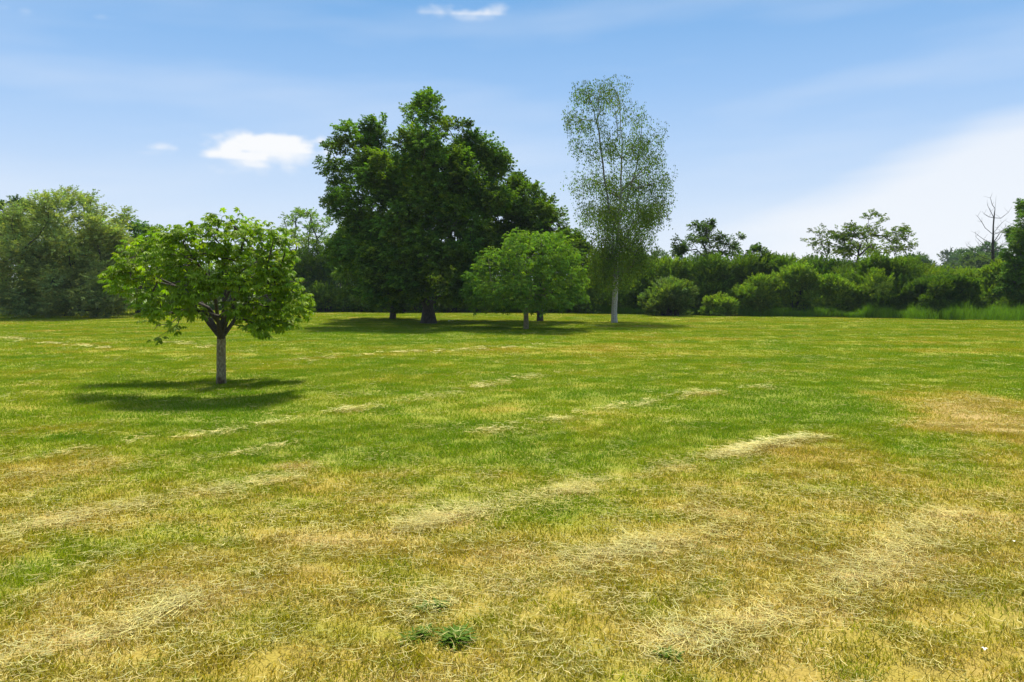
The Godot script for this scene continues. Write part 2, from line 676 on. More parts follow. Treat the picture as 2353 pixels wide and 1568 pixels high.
# ---------------------------------------------------------------- sky
func sky_panorama() -> ImageTexture:
	var w := 3072
	var h := 1536
	var data := PackedFloat32Array()
	data.resize(w * h * 3)
	var fine := FastNoiseLite.new()
	fine.seed = 5
	fine.frequency = 1.0
	fine.fractal_octaves = 4
	var stops := [[0.0, Color8(238, 245, 254)], [2.5, Color8(229, 240, 253)], [6.0, Color8(208, 228, 252)], [10.0, Color8(182, 213, 250)], [14.0, Color8(157, 198, 245)], [20.0, Color8(122, 177, 233)], [35.0, Color8(118, 174, 232)], [90.0, Color8(118, 172, 230)]]
	var lin := stops.map(func(s): var c: Color = s[1].srgb_to_linear(); return [s[0], c])
	# clouds: [px, py, half width px, half height px, strength]
	var puffs := [[625, 348, 105, 32, 1.7], [560, 368, 70, 28, 1.2], [685, 336, 50, 28, 1.4], [600, 385, 90, 18, 0.8], [375, 345, 42, 14, 0.55], [335, 352, 30, 6, 0.4], [1075, 32, 95, 17, 0.75], [1010, 22, 45, 12, 0.5], [1140, 24, 40, 18, 0.5], [20, 22, 38, 14, 0.6], [215, 40, 45, 11, 0.4], [900, 102, 34, 16, 0.32], [-420, 300, 120, 30, 1.2], [3050, 180, 140, 36, 1.0], [2800, 60, 90, 20, 0.6]]
	var puff := []
	for q in puffs:
		var d := ray(q[0], q[1]).normalized()
		puff.append([rad_to_deg(atan2(d.x, -d.z)), rad_to_deg(asin(d.y)), rad_to_deg(q[2] / FOCAL), rad_to_deg(q[3] / FOCAL), q[4]])
	for k in 16:
		# the same sort of small clouds all the way round
		puff.append([rnd(60, 300), rnd(5, 24), rnd(3, 7), rnd(0.9, 1.8), rnd(0.5, 1.4)])
	for y in h:
		var el := 90.0 - (y + 0.5) / h * 180.0
		var base: Color = lin[0][1]
		if el > 0:
			for k in lin.size() - 1:
				if el >= lin[k][0] and el <= lin[k + 1][0]:
					base = lin[k][1].lerp(lin[k + 1][1], (el - lin[k][0]) / (lin[k + 1][0] - lin[k][0]))
		else:
			base = Color(0.22, 0.25, 0.14)
		var near := []
		for p in puff:
			if absf(el - p[1]) < p[3] * 2.6:
				near.append(p)
		for x in w:
			var c := base
			if el > -0.5:
				var az := fposmod((x + 0.5) / w * 360.0 + 180.0, 360.0) - 180.0
				var ra := deg_to_rad(az)
				# thin streaked cirrus; tilted up towards the right
				var s := fine.get_noise_3d(cos(ra) * 2.0, sin(ra) * 2.0, (el - 3.4 * sin(ra)) * 0.22 + 40.0)
				var veil := clampf(0.05 + 0.22 * s + 0.42 * smoothstep(20.0, 45.0, el), 0.0, 0.62)  # overhead, out of view, an extra veil is added to brighten the skylight
				# the bank of thin white cloud low on the right, going on outside the frame
				var edge := 2.2 + 9.5 * smoothstep(8.0, 36.0, az) * smoothstep(120.0, 60.0, az) + s * 2.4
				edge = maxf(edge, 9.0 * smoothstep(-60.0, -110.0, az) * smoothstep(-178.0, -140.0, az))
				veil = maxf(veil, 0.72 * smoothstep(edge + 1.2, edge - 2.6, el))
				for p in near:
					var dx: float = az - p[0]
					if dx > 180.0: dx -= 360.0
					if dx < -180.0: dx += 360.0
					if absf(dx) > p[2] * 2.6:
						continue
					var ex: float = dx / p[2]
					var ey: float = (el - p[1]) / p[3]
					var g: float = exp(-(ex * ex + ey * ey)) * p[4]
					var b: float = g + (fine.get_noise_3d(cos(ra) * 24.0, sin(ra) * 24.0, el * 0.8) * 0.9) * minf(1.0, g * 2.0) - 0.22
					var soft := 1.7 if ey < 0 else 0.6
					veil = maxf(veil, clampf(b / soft, 0.0, 1.0) * minf(1.0, p[4]))
				c = base.lerp(Color(0.965, 0.98, 1.0), veil)
			var at_ := (y * w + x) * 3
			data[at_] = c.r / EXPOSURE
			data[at_ + 1] = c.g / EXPOSURE
			data[at_ + 2] = c.b / EXPOSURE
	return ImageTexture.create_from_image(Image.create_from_data(w, h, false, Image.FORMAT_RGBF, data.to_byte_array()))

# ================================================================ the scene
func _ready() -> void:
	rng.seed = 7
	noise.seed = 11
	noise.frequency = 0.05
	noise.fractal_octaves = 3
	noise_b.seed = 23
	noise_b.frequency = 0.05
	noise_b.fractal_octaves = 3
	pitch = atan((MID.y - HORIZON) / FOCAL)

	var cam := Camera3D.new()
	cam.name = "camera"
	cam.fov = rad_to_deg(2.0 * atan(MID.y / FOCAL))
	cam.position = Vector3(0, EYE, 0)
	cam.rotation.x = -pitch
	cam.near = 0.05
	cam.far = 4000.0
	cam.current = true
	add_child(cam)

	var env := Environment.new()
	env.background_mode = Environment.BG_SKY
	env.sky = Sky.new()
	var sm := PanoramaSkyMaterial.new()
	sm.panorama = sky_panorama()
	env.sky.sky_material = sm
	env.tonemap_mode = Environment.TONE_MAPPER_LINEAR
	env.tonemap_exposure = EXPOSURE
	env.sdfgi_enabled = true
	env.ssao_enabled = true
	env.ssil_enabled = true
	env.fog_enabled = true
	env.fog_density = 0.00022
	env.fog_light_color = Color(0.82, 0.9, 1.0)
	var we := WorldEnvironment.new()
	we.name = "environment"
	we.environment = env
	add_child(we)

	var sun := DirectionalLight3D.new()
	sun.name = "sun"
	sun.light_energy = 1.6
	sun.light_color = Color(1.0, 0.965, 0.9)
	sun.light_angular_distance = 6.0
	sun.shadow_enabled = true
	add_child(sun)
	var el := deg_to_rad(58.0)
	sun.look_at_from_position(Vector3.ZERO, Vector3(0.02 * cos(el), -sin(el), 0.998 * cos(el)), Vector3.UP)
	print("sky done ", Time.get_ticks_msec())

	lawn_layout()
	setting()
	print("ground done ", Time.get_ticks_msec())
	grow_trees()
	print("trees done ", Time.get_ticks_msec())
	grow_hedges()
	print("hedges done ", Time.get_ticks_msec())
	grow_grass()
	print("grass done ", Time.get_ticks_msec())

func lawn_layout() -> void:
	# scorched and straw-coloured places
	spot(2250, 955, 200, 46, 1.0, 0.3)
	spot(2340, 930, 120, 40, 0.5, 0.2)
	spot(2130, 975, 110, 18, 0.75)
	spot(2090, 915, 130, 12, 0.35)
	spot(1840, 1040, 160, 34, 0.5)
	spot(2330, 1080, 130, 60, 0.35, 0.2)
	spot(672, 1071, 36, 8, 1.0, 0.3)
	spot(180, 1070, 110, 24, 0.38, 0.3)
	spot(740, 1238, 120, 22, 0.42, 0.75)
	spot(1150, 1285, 120, 30, 0.35)
	spot(1180, 1350, 170, 40, 0.1, 0.9)
	spot(1650, 1180, 80, 26, 0.15, 0.8)
	spot(1520, 1330, 120, 50, 0.25, 0.2)
	spot(1860, 940, 200, 26, -0.5)
	spot(2110, 1032, 90, 22, -0.55)
	spot(90, 1320, 130, 90, -0.55)
	spot(360, 1250, 150, 30, -0.35)
	spot(980, 1020, 420, 60, -0.28)
	spot(1230, 1165, 200, 30, -0.4)
	spot(560, 940, 300, 40, -0.18)
	spot(1450, 1000, 300, 30, -0.2)
	spot(1080, 1500, 45, 16, -0.4)
	spot(960, 1480, 34, 12, -0.4)
	spot(560, 1500, 240, 60, 0.15)
	spot(1000, 765, 420, 22, -0.3)
	spot(1250, 805, 500, 12, 0.22)
	spot(1450, 770, 130, 12, 0.2)
	spot(1145, 935, 40, 8, 0.4)
	spot(2100, 830, 500, 40, -0.12)
	spot(560, 850, 160, 16, 0.15)
	# rows of clippings the mower left
	line([[930, 1215], [1280, 1135], [1600, 1070], [1760, 1025], [1880, 1012]], 0.13, 1.1)
	line([[1080, 1000], [1390, 945], [1600, 910], [1770, 895]], 0.16, 0.8)
	line([[360, 1075], [520, 1048], [660, 1022]], 0.09, 1.1)
	line([[0, 1245], [200, 1195], [430, 1150], [700, 1095]], 0.08, 0.7)
	line([[800, 945], [1050, 905], [1240, 866]], 0.18, 0.5)
	line([[0, 1540], [130, 1500], [300, 1455], [430, 1395]], 0.07, 1.1)
	line([[1520, 1510], [1740, 1435], [1990, 1335], [2130, 1240], [2200, 1190]], 0.16, 0.8)
	line([[990, 1385], [1300, 1310], [1700, 1220]], 0.14, 0.7)
	line([[700, 826], [1000, 808], [1260, 794]], 0.4, 0.35)
	line([[0, 775], [250, 801]], 0.25, 0.4)
	line([[355, 783], [490, 799]], 0.25, 0.35)
	line([[250, 1030], [480, 1000], [800, 945]], 0.09, 0.5)
	line([[60, 1060], [330, 1010]], 0.08, 0.5)

# ---------------------------------------------------------------- ground
func setting() -> void:
	var g := Sheet.new()
	var zs := []
	var z := 4.0
	while z > -84.0:
		zs.append(z)
		z -= 0.18 if z > -22 else (0.4 if z > -45 else 0.8)
	var cols := 300
	for r in zs.size():
		for q in cols + 1:
			var x := lerpf(-62.0, 62.0, q / float(cols))
			g.v.append(Vector3(x, rise(x, zs[r]), zs[r]))
			var l := lawn(x, zs[r])
			var c := Color(0.25, 0.19, 0.10).lerp(grass_color(l.x), 0.6) # dead thatch among the grass
			c.a = 1.0
			g.c.append(c)
			var e := 0.3
			g.n.append(Vector3(rise(x - e, zs[r]) - rise(x + e, zs[r]), 2 * e, rise(x, zs[r] - e) - rise(x, zs[r] + e)).normalized())
	for r in zs.size() - 1:
		for q in cols:
			var a := r * (cols + 1) + q
			g.tri(a, a + cols + 1, a + 1)
			g.tri(a + 1, a + cols + 1, a + cols + 2)
	var m := StandardMaterial3D.new()
	m.vertex_color_use_as_albedo = true
	m.albedo_texture = noise_texture(0.06, [[0.0, Color(0.45, 0.45, 0.4)], [0.5, Color(0.8, 0.8, 0.75)], [1.0, Color(1, 1, 1)]], 1024)
	m.uv1_triplanar = true
	m.uv1_world_triplanar = true
	m.uv1_scale = Vector3.ONE * 0.8
	m.roughness = 1.0
	m.specular_mode = BaseMaterial3D.SPECULAR_DISABLED
	var lawn_node := part("lawn", g.mesh(), m, self)
	lawn_node.set_meta("kind", "structure")
	lawn_node.set_meta("label", "wide mown lawn with dry golden patches and rows of cut grass")
	lawn_node.set_meta("category", "lawn")

	# the land beyond the hedge, rising to a wooded skyline
	var f := Sheet.new()
	var rings := [0.0, 40.0, 80.0, 140.0, 220.0, 320.0, 450.0, 650.0, 900.0, 1400.0]
	var seg := 72
	for r in rings:
		for q in seg:
			var a := TAU * q / seg
			var p := Vector3(cos(a) * r, 0, sin(a) * r)
			p.y = far_rise(p.x, p.z)
			f.v.append(p)
			f.n.append(Vector3.UP)
			var k := 0.8 + 0.4 * noise.get_noise_2d(p.x * 0.3, p.z * 0.3)
			f.c.append(Color(0.15 * k, 0.21 * k, 0.04 * k))
	for r in rings.size() - 1:
		for q in seg:
			var a := r * seg + q
			var b := r * seg + (q + 1) % seg
			f.tri(a, a + seg, b)
			f.tri(b, a + seg, b + seg)
	var fm := StandardMaterial3D.new()
	fm.vertex_color_use_as_albedo = true
	fm.albedo_texture = m.albedo_texture
	fm.uv1_triplanar = true
	fm.uv1_world_triplanar = true
	fm.uv1_scale = Vector3.ONE * 0.11
	fm.roughness = 1.0
	var fields := part("terrain", f.mesh(), fm, self)
	fields.set_meta("kind", "structure")
	fields.set_meta("label", "green fields rising gently beyond the hedge")
	fields.set_meta("category", "field")

func far_rise(x: float, z: float) -> float:
	var r := Vector2(x, z).length()
	return -0.25 + 5.0 * smoothstep(150.0, 500.0, r) + noise.get_noise_2d(x * 0.12, z * 0.12) * 3.0 * smoothstep(150.0, 400.0, r) + 14.0 * smoothstep(500.0, 1400.0, r)

# ---------------------------------------------------------------- trees
var oak_leaf: ArrayMesh
var hedge_leaf: ArrayMesh
var willow_leaf: ArrayMesh
var far_leaf: ArrayMesh
var matt_leaf: StandardMaterial3D
var shiny_leaf: StandardMaterial3D
var dark_bark: StandardMaterial3D
var grey_bark: StandardMaterial3D

func up(px: float, py: float, depth: float, dz := 0.0) -> Vector3:
	return at(px, py, depth - dz)

func grow_trees() -> void:
	matt_leaf = leaf_material(0.7, Color(0.86, 0.95, 0.35))
	shiny_leaf = leaf_material(0.38, Color(0.8, 0.88, 0.45))
	dark_bark = bark_material([[0.0, Color(0.02, 0.017, 0.014)], [0.5, Color(0.06, 0.05, 0.04)], [1.0, Color(0.13, 0.115, 0.09)]], Vector3(1.6, 0.4, 1.6))
	grey_bark = bark_material([[0.0, Color(0.11, 0.075, 0.04)], [0.4, Color(0.19, 0.15, 0.085)], [0.6, Color(0.25, 0.22, 0.125)], [0.8, Color(0.34, 0.32, 0.19)], [1.0, Color(0.46, 0.45, 0.29)]], Vector3(2.6, 1.0, 2.6))
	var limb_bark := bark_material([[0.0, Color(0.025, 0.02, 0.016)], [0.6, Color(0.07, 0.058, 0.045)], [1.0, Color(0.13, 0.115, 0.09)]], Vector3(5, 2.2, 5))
	var white_bark := bark_material([[0.0, Color(0.04, 0.035, 0.03)], [0.36, Color(0.10, 0.09, 0.08)], [0.46, Color(0.50, 0.48, 0.44)], [1.0, Color(0.68, 0.66, 0.62)]], Vector3(1.4, 2.6, 1.4))
	oak_leaf = spray(14, 0.24, 0.12, 0.08, -0.1, 0.16)
	hedge_leaf = spray(18, 0.30, 0.085, 0.055, 0.15, 0.10)
	willow_leaf = spray(18, 0.28, 0.115, 0.05, 0.1, 0.10)
	far_leaf = spray(14, 0.7, 0.36, 0.26, 0.0, 0.6)
	var wide_leaf := spray(10, 0.26, 0.13, 0.09, -0.15, 0.2)

	# --- the young chestnut standing alone on the lawn
	var b := ground(508, 882)
	var D := -b.z
	var m := D / FOCAL
	var lobes := lobes_of([
		[545, 515, 55, 26], [470, 520, 55, 24], [610, 540, 48, 26], [415, 540, 45, 22], [375, 535, 22, 12], [335, 565, 40, 26], [300, 610, 36, 30], [275, 645, 24, 22],
		[390, 590, 55, 28], [460, 575, 55, 30], [540, 575, 60, 30], [620, 590, 45, 30], [650, 640, 40, 26], [660, 690, 42, 26], [690, 700, 24, 20], [600, 650, 50, 28], [520, 640, 55, 30], [430, 650, 55, 30], [350, 650, 50, 28], [345, 695, 45, 22], [420, 700, 40, 16],
		[575, 700, 45, 20], [640, 725, 40, 16], [580, 738, 22, 16], [360, 725, 22, 8], [410, 715, 30, 10]], D, b, 495.0, 235.0, 2)
	lobes += lobes_of([[352, 770, 12, 8, 0], [660, 742, 12, 6, 0], [588, 752, 16, 12, 0], [395, 742, 22, 6, 0]], D, b, 495.0, 235.0)
	var leaves := []
	var base_green := Color(0.215, 0.315, 0.022)
	for k in 6:
		leaves.append(palmate(0.145 * (0.92 + 0.03 * k), true, hue(base_green * 1.0, 0.12)))
	tree({called = "young_chestnut_tree", label = "young chestnut tree with pale trunk standing alone on the open lawn", base = b, radius = 10.0 * m, flare = 0.22, wobble = 0.004, twist = 0.7, lowest = 0.95, power = 2.3, least = 0.0045, drop = 0.15, step = 0.045, stain = 0.10, limbs = [0.5, 0.45, 0.45, 0.3, 0.35, 0.35, 0.09, 0.09], limb = 0.17,
		stems = [[b, up(508, 830, D), up(508, 778, D)],
			[up(508, 778, D), up(480, 745, D, 0.05), up(450, 700, D, 0.1), up(425, 668, D, 0.2), up(375, 645, D, 0.3), up(330, 620, D, 0.3)],
			[up(508, 778, D), up(510, 735, D, -0.05), up(515, 690, D, 0), up(520, 640, D, 0), up(512, 570, D, 0.1)],
			[up(508, 778, D), up(532, 745, D, -0.1), up(560, 700, D, -0.2), up(610, 680, D, -0.3), up(650, 670, D, -0.3)],
			[up(515, 690, D), up(550, 625, D, 0.2), up(600, 595, D, 0.3)],
			[up(508, 778, D), up(500, 740, D, 0.25), up(495, 690, D, 0.6), up(480, 640, D, 0.9)],
			[up(508, 778, D), up(515, 740, D, -0.25), up(525, 700, D, -0.7), up(540, 650, D, -1.0)],
			[up(450, 720, D, 0.1), up(415, 725, D, 0.25), up(390, 745, D, 0.35), up(362, 748, D, 0.4), up(352, 760, D, 0.4)],
			[up(610, 680, D, -0.3), up(650, 715, D, 0.2), up(660, 738, D, 0.25)]] + spread_limbs(up(508, 778, D), up(508, 765, D), 7, 1.75, 0.95),
		lobes = lobes, tips = 480, inner = 0.3, clump = 0.13, per_tip = 8, habit = "palmate", clump_tone = 0.16,
		leaf = palmate(0.15, true, Color.WHITE), leaf_mat = leaf_material(0.55, Color(0.9, 0.97, 0.3)), single = leaves, color = base_green, bark = grey_bark, limb_bark = limb_bark})

	# --- the big dark tree
	b = ground(985, 743)
	D = -b.z
	m = D / FOCAL
	lobes = lobes_of([[980, 262, 46, 38], [986, 235, 22, 18], [945, 270, 24, 24], [855, 313, 34, 34], [850, 288, 16, 12], [789, 313, 28, 22], [760, 358, 26, 24], [1043, 313, 36, 34], [1090, 335, 36, 34], [1145, 352, 26, 24], [1150, 380, 22, 22], [1121, 395, 40, 28], [1120, 360, 36, 30], [777, 403, 28, 26]], D, b, 965.0, 225.0)
	lobes += lobes_of([[867, 379, 58, 46], [965, 345, 44, 40], [1030, 370, 46, 36], [789, 462, 36, 28], [847, 440, 50, 38], [910, 436, 42, 40], [1062, 428, 52, 38], [828, 516, 52, 40], [925, 516, 56, 44], [1043, 497, 60, 46], [1121, 457, 42, 38],
		[960, 400, 50, 40], [1000, 450, 50, 45], [960, 570, 50, 50], [886, 594, 60, 40], [800, 575, 44, 40], [1043, 594, 52, 46], [1110, 555, 44, 42]], D, b, 965.0, 225.0, 2)
	lobes += lobes_of([[1035, 668, 44, 32], [945, 650, 46, 28], [870, 650, 45, 30], [1085, 640, 36, 36]], D, b, 965.0, 225.0, 2)
	tree({called = "broadleaf_tree", label = "tallest dark green broadleaf tree with stout forked trunk in the grove", group = "", base = b, radius = 13.5 * m, flare = 0.55, wobble = 0.05, lowest = 1.4, power = 2.0, least = 0.008,
		stems = [[b, up(984, 705, D), up(985, 640, D), up(988, 560, D), up(984, 470, D), up(980, 380, D), up(978, 300, D), up(984, 240, D)],
			[up(984, 705, D), up(962, 655, D, 0.3), up(945, 610, D, 0.7), up(940, 560, D, 0.9), up(880, 470, D, 1.0), up(840, 380, D, 1.2), up(800, 330, D, 1.3)],
			[up(985, 640, D), up(1020, 570, D, -0.6), up(1060, 480, D, -1.0), up(1100, 400, D, -1.2)],
			[up(985, 640, D), up(950, 560, D, -0.8), up(900, 470, D, -1.4), up(865, 350, D, -1.3)],
			[up(988, 560, D), up(1030, 450, D, 0.7), up(1045, 340, D, 0.8)]],
		lobes = lobes, tips = 620, inner = 0.3, clump = 0.5, per_tip = 40, leaf = oak_leaf, leaf_mat = matt_leaf, color = Color(0.15, 0.235, 0.034), clump_tone = 0.3, bark = dark_bark})

	# --- the oak behind, to its right
	b = ground(1241, 738)
	D = -b.z
	m = D / FOCAL
	lobes = lobes_of([[1190, 425, 32, 20], [1235, 452, 36, 24], [1280, 475, 24, 18], [1180, 465, 40, 30], [1240, 500, 46, 30], [1290, 500, 16, 10], [1160, 510, 46, 34], [1215, 545, 60, 34], [1290, 555, 40, 34], [1150, 570, 50, 40]], D, b, 1215.0, 105.0, 2)
	tree({called = "oak_tree", label = "rounded oak with open outer boughs rising behind the domed chestnut", base = b, radius = 6.5 * m, flare = 0.3, lowest = 2.0,
		stems = [[b, up(1241, 680, D), up(1236, 610, D), up(1225, 520, D), up(1215, 450, D)], [up(1236, 610, D), up(1260, 540, D, 0.4), up(1280, 485, D, 0.5)], [up(1236, 610, D), up(1195, 540, D, -0.4), up(1180, 470, D, -0.5)]],
		lobes = lobes, tips = 170, inner = 0.4, clump = 0.42, per_tip = 36, leaf = oak_leaf, leaf_mat = matt_leaf, color = Color(0.135, 0.21, 0.033), clump_tone = 0.22, bark = dark_bark})

	# --- smaller tree left of the big trunk
	b = ground(902, 734)
	D = -b.z
	m = D / FOCAL
	lobes = lobes_of([[890, 690, 40, 16], [860, 655, 45, 32], [930, 660, 45, 30], [820, 620, 44, 36], [900, 600, 60, 40], [850, 560, 50, 36], [930, 545, 45, 36]], D, b, 885.0, 80.0, 2)
	tree({called = "low_broadleaf_tree", label = "low dark tree with ivy-mottled trunk left of the stout forked trunk", base = b, radius = 6.5 * m, flare = 0.25, lowest = 1.0,
		stems = [[b, up(902, 690, D), up(898, 620, D), up(890, 550, D)]],
		lobes = lobes, tips = 120, inner = 0.4, clump = 0.45, per_tip = 34, leaf = oak_leaf, leaf_mat = matt_leaf, color = Color(0.125, 0.21, 0.034), clump_tone = 0.2, bark = dark_bark})

	# --- the domed chestnut
	b = ground(1209, 757)
	D = -b.z
	m = D / FOCAL
	lobes = lobes_of([[1220, 552, 55, 22], [1270, 560, 40, 24], [1165, 575, 45, 22], [1125, 605, 34, 22], [1100, 635, 28, 26], [1300, 590, 34, 28], [1320, 630, 28, 30], [1325, 670, 24, 26], [1090, 670, 22, 24], [1130, 655, 40, 26], [1200, 610, 55, 30], [1260, 615, 48, 30], [1290, 660, 40, 30], [1180, 660, 50, 30], [1235, 670, 50, 28], [1110, 695, 30, 16], [1160, 695, 40, 16], [1290, 695, 36, 18], [1225, 700, 36, 14]], D, b, 1209.0, 140.0, 3)
	tree({called = "domed_chestnut_tree", label = "dense dome-shaped chestnut with thin straight trunk in front of the grove", base = b, radius = 5.2 * m, flare = 0.25, lowest = 1.3, wobble = 0.02,
		stems = [[b, up(1209, 712, D), up(1211, 650, D), up(1212, 580, D)]] + spread_limbs(up(1209, 705, D), up(1210, 690, D), 9, 2.2, 1.9),
		lobes = lobes, tips = 600, inner = 0.5, clump = 0.24, per_tip = 13, habit = "palmate", clump_tone = 0.2, leaf = palmate(0.19, false, Color.WHITE), leaf_mat = leaf_material(0.55, Color(0.86, 0.95, 0.3)), color = Color(0.185, 0.295, 0.042), bark = grey_bark, limb_bark = limb_bark})

	# --- the birch
	b = ground(1412, 742)
	D = -b.z
	m = D / FOCAL
	lobes = lobes_of([[1345, 215, 28, 16], [1400, 205, 40, 14], [1330, 260, 22, 24], [1375, 265, 40, 34], [1430, 240, 34, 24], [1465, 275, 34, 28], [1500, 310, 24, 22], [1340, 330, 26, 32], [1400, 340, 46, 36], [1460, 345, 42, 34], [1505, 370, 26, 30], [1525, 400, 14, 26], [1350, 410, 30, 30], [1410, 420, 44, 34], [1475, 420, 42, 30], [1515, 455, 20, 24]], D, b, 1420.0, 118.0)
	lobes += lobes_of([[1370, 480, 44, 24], [1430, 480, 50, 26], [1490, 490, 34, 24], [1400, 530, 46, 24], [1455, 535, 46, 24], [1420, 580, 60, 26], [1380, 590, 40, 22], [1470, 590, 32, 26], [1420, 630, 60, 24]], D, b, 1420.0, 118.0, 2)
	tree({called = "silver_birch", label = "tall airy silver birch with white trunk and hanging twigs", base = b, radius = 6.3 * m, flare = 0.25, lowest = 2.2, power = 1.9, wobble = 0.03, least = 0.009,
		stems = [[b, up(1413, 690, D), up(1416, 620, D), up(1420, 540, D), up(1428, 440, D), up(1430, 340, D), up(1424, 250, D), up(1418, 200, D)],
			[up(1420, 540, D), up(1400, 480, D, 0.2), up(1388, 400, D, 0.3), up(1376, 300, D, 0.3), up(1352, 215, D, 0.3)],
			[up(1420, 520, D), up(1450, 430, D, -0.3), up(1470, 350, D, -0.4), up(1475, 290, D, -0.4)],
			[up(1428, 440, D), up(1490, 380, D, 0.5)]],
		lobes = lobes, tips = 360, inner = 0.15, clump = 0.5, per_tip = 14, habit = "hang", leaf = hanging(9, 0.6, 0.085), leaf_mat = matt_leaf, color = Color(0.15, 0.225, 0.035), clump_tone = 0.22, bark = white_bark, limb_bark = bark_material([[0.0, Color(0.06, 0.05, 0.045)], [0.5, Color(0.14, 0.125, 0.11)], [1.0, Color(0.4, 0.38, 0.35)]], Vector3(2, 2, 2))})

	# --- the great sallow at the left edge
	big_sallow(shiny_leaf)

	# --- trees standing in and behind the hedge
	hedge_tree("ash_tree", "pale open-crowned ash showing between young chestnut and dark grove", 705, 700, 66.0, [[690, 500, 40, 18], [735, 510, 34, 22], [665, 515, 26, 16], [700, 540, 50, 26], [750, 560, 30, 26], [660, 560, 30, 26], [705, 590, 55, 30], [760, 600, 34, 30]], 95, 16, Color(0.22, 0.32, 0.05), 0.42, 5.0, oak_leaf)
	hedge_tree("dark_oak_tree", "dark clumpy oak top showing above the long hedge", 1632, 700, 58.0, [[1605, 525, 14, 14], [1630, 520, 20, 14], [1665, 528, 18, 10], [1600, 548, 20, 12], [1640, 555, 28, 16], [1570, 560, 18, 12], [1690, 555, 20, 14], [1650, 580, 24, 12], [1700, 575, 20, 12], [1555, 578, 16, 8], [1620, 585, 26, 10]], 60, 15, Color(0.09, 0.14, 0.025), 0.28, 3.5, wide_leaf)
	hedge_tree("field_maple", "see-through leafy tree top with wide fan of twigs above hedge", 1965, 700, 58.0, [[2005, 497, 22, 12], [2030, 502, 14, 10], [1960, 535, 40, 18], [2010, 535, 40, 20], [2065, 540, 28, 20], [2085, 560, 16, 16], [1920, 550, 30, 20], [1960, 570, 50, 18], [2030, 570, 46, 16], [1935, 580, 30, 10]], 190, 6, Color(0.16, 0.22, 0.03), 0.30, 2.6, oak_leaf)
	hedge_tree("thin_ash_tree", "thin wispy tree with scattered leaves beside the see-through tree top", 1908, 700, 58.5, [[1900, 530, 22, 18], [1880, 545, 24, 16], [1865, 560, 20, 12], [1895, 570, 24, 14]], 46, 3, Color(0.14, 0.18, 0.04), 0.30, 1.6, oak_leaf)
	hedge_tree("thorn_bush_tree", "small round thorn tree rising from the middle of the long hedge", 1748, 700, 56.0, [[1745, 580, 20, 14], [1755, 600, 24, 16], [1735, 610, 26, 20]], 26, 22, Color(0.115, 0.18, 0.028), 0.3, 4.0, oak_leaf)
	hedge_tree("edge_lime_tree", "tall leafy tree with dense dark crown beside the bare tree", 2405, 720, 47.0, [[2352, 470, 8, 16], [2375, 470, 22, 30], [2345, 500, 14, 22], [2410, 480, 40, 40], [2350, 545, 36, 30], [2400, 560, 60, 50], [2330, 590, 28, 26], [2370, 620, 55, 40], [2420, 640, 60, 50], [2335, 645, 34, 30], [2460, 560, 50, 60]], 190, 40, Color(0.115, 0.205, 0.03), 0.38, 9.0, oak_leaf)
	hedge_tree("shaded_oak_tree", "dark tree crown peeping out behind the great rounded sallow", 10, 700, 62.0, [[20, 480, 40, 24], [-20, 500, 50, 40], [55, 480, 26, 16], [70, 500, 40, 22], [10, 540, 60, 40], [60, 560, 60, 40]], 90, 34, Color(0.085, 0.15, 0.03), 0.42, 8.0, oak_leaf)
	hedge_tree("lime_green_tree", "bright green tree rising between the rounded sallow and young chestnut", 318, 700, 57.0, [[300, 520, 32, 20], [335, 530, 26, 18], [310, 560, 40, 26], [350, 580, 40, 30], [300, 610, 45, 30], [350, 640, 50, 34]], 110, 32, Color(0.18, 0.29, 0.04), 0.4, 7.0, oak_leaf)
	bare_tree()

# limbs rising and arching outwards all round a fork
func spread_limbs(fork: Vector3, start: Vector3, n: int, wide: float, high: float) -> Array:
	var out := []
	for k in n:
		var a := TAU * (k + rnd(-0.3, 0.3)) / n
		var o := Vector3(cos(a), 0, sin(a)) * wide * rnd(0.8, 1.05)
		var h := high * rnd(0.6, 1.15)
		out.append([fork, start + o * 0.12 + Vector3(0, h * 0.30, 0) + any_dir() * 0.05, start + o * 0.34 + Vector3(0, h * 0.74, 0) + any_dir() * 0.08, start + o * 0.72 + Vector3(0, h * 0.98, 0), start + o * 0.95 + Vector3(0, h * 0.95, 0)])
	return out

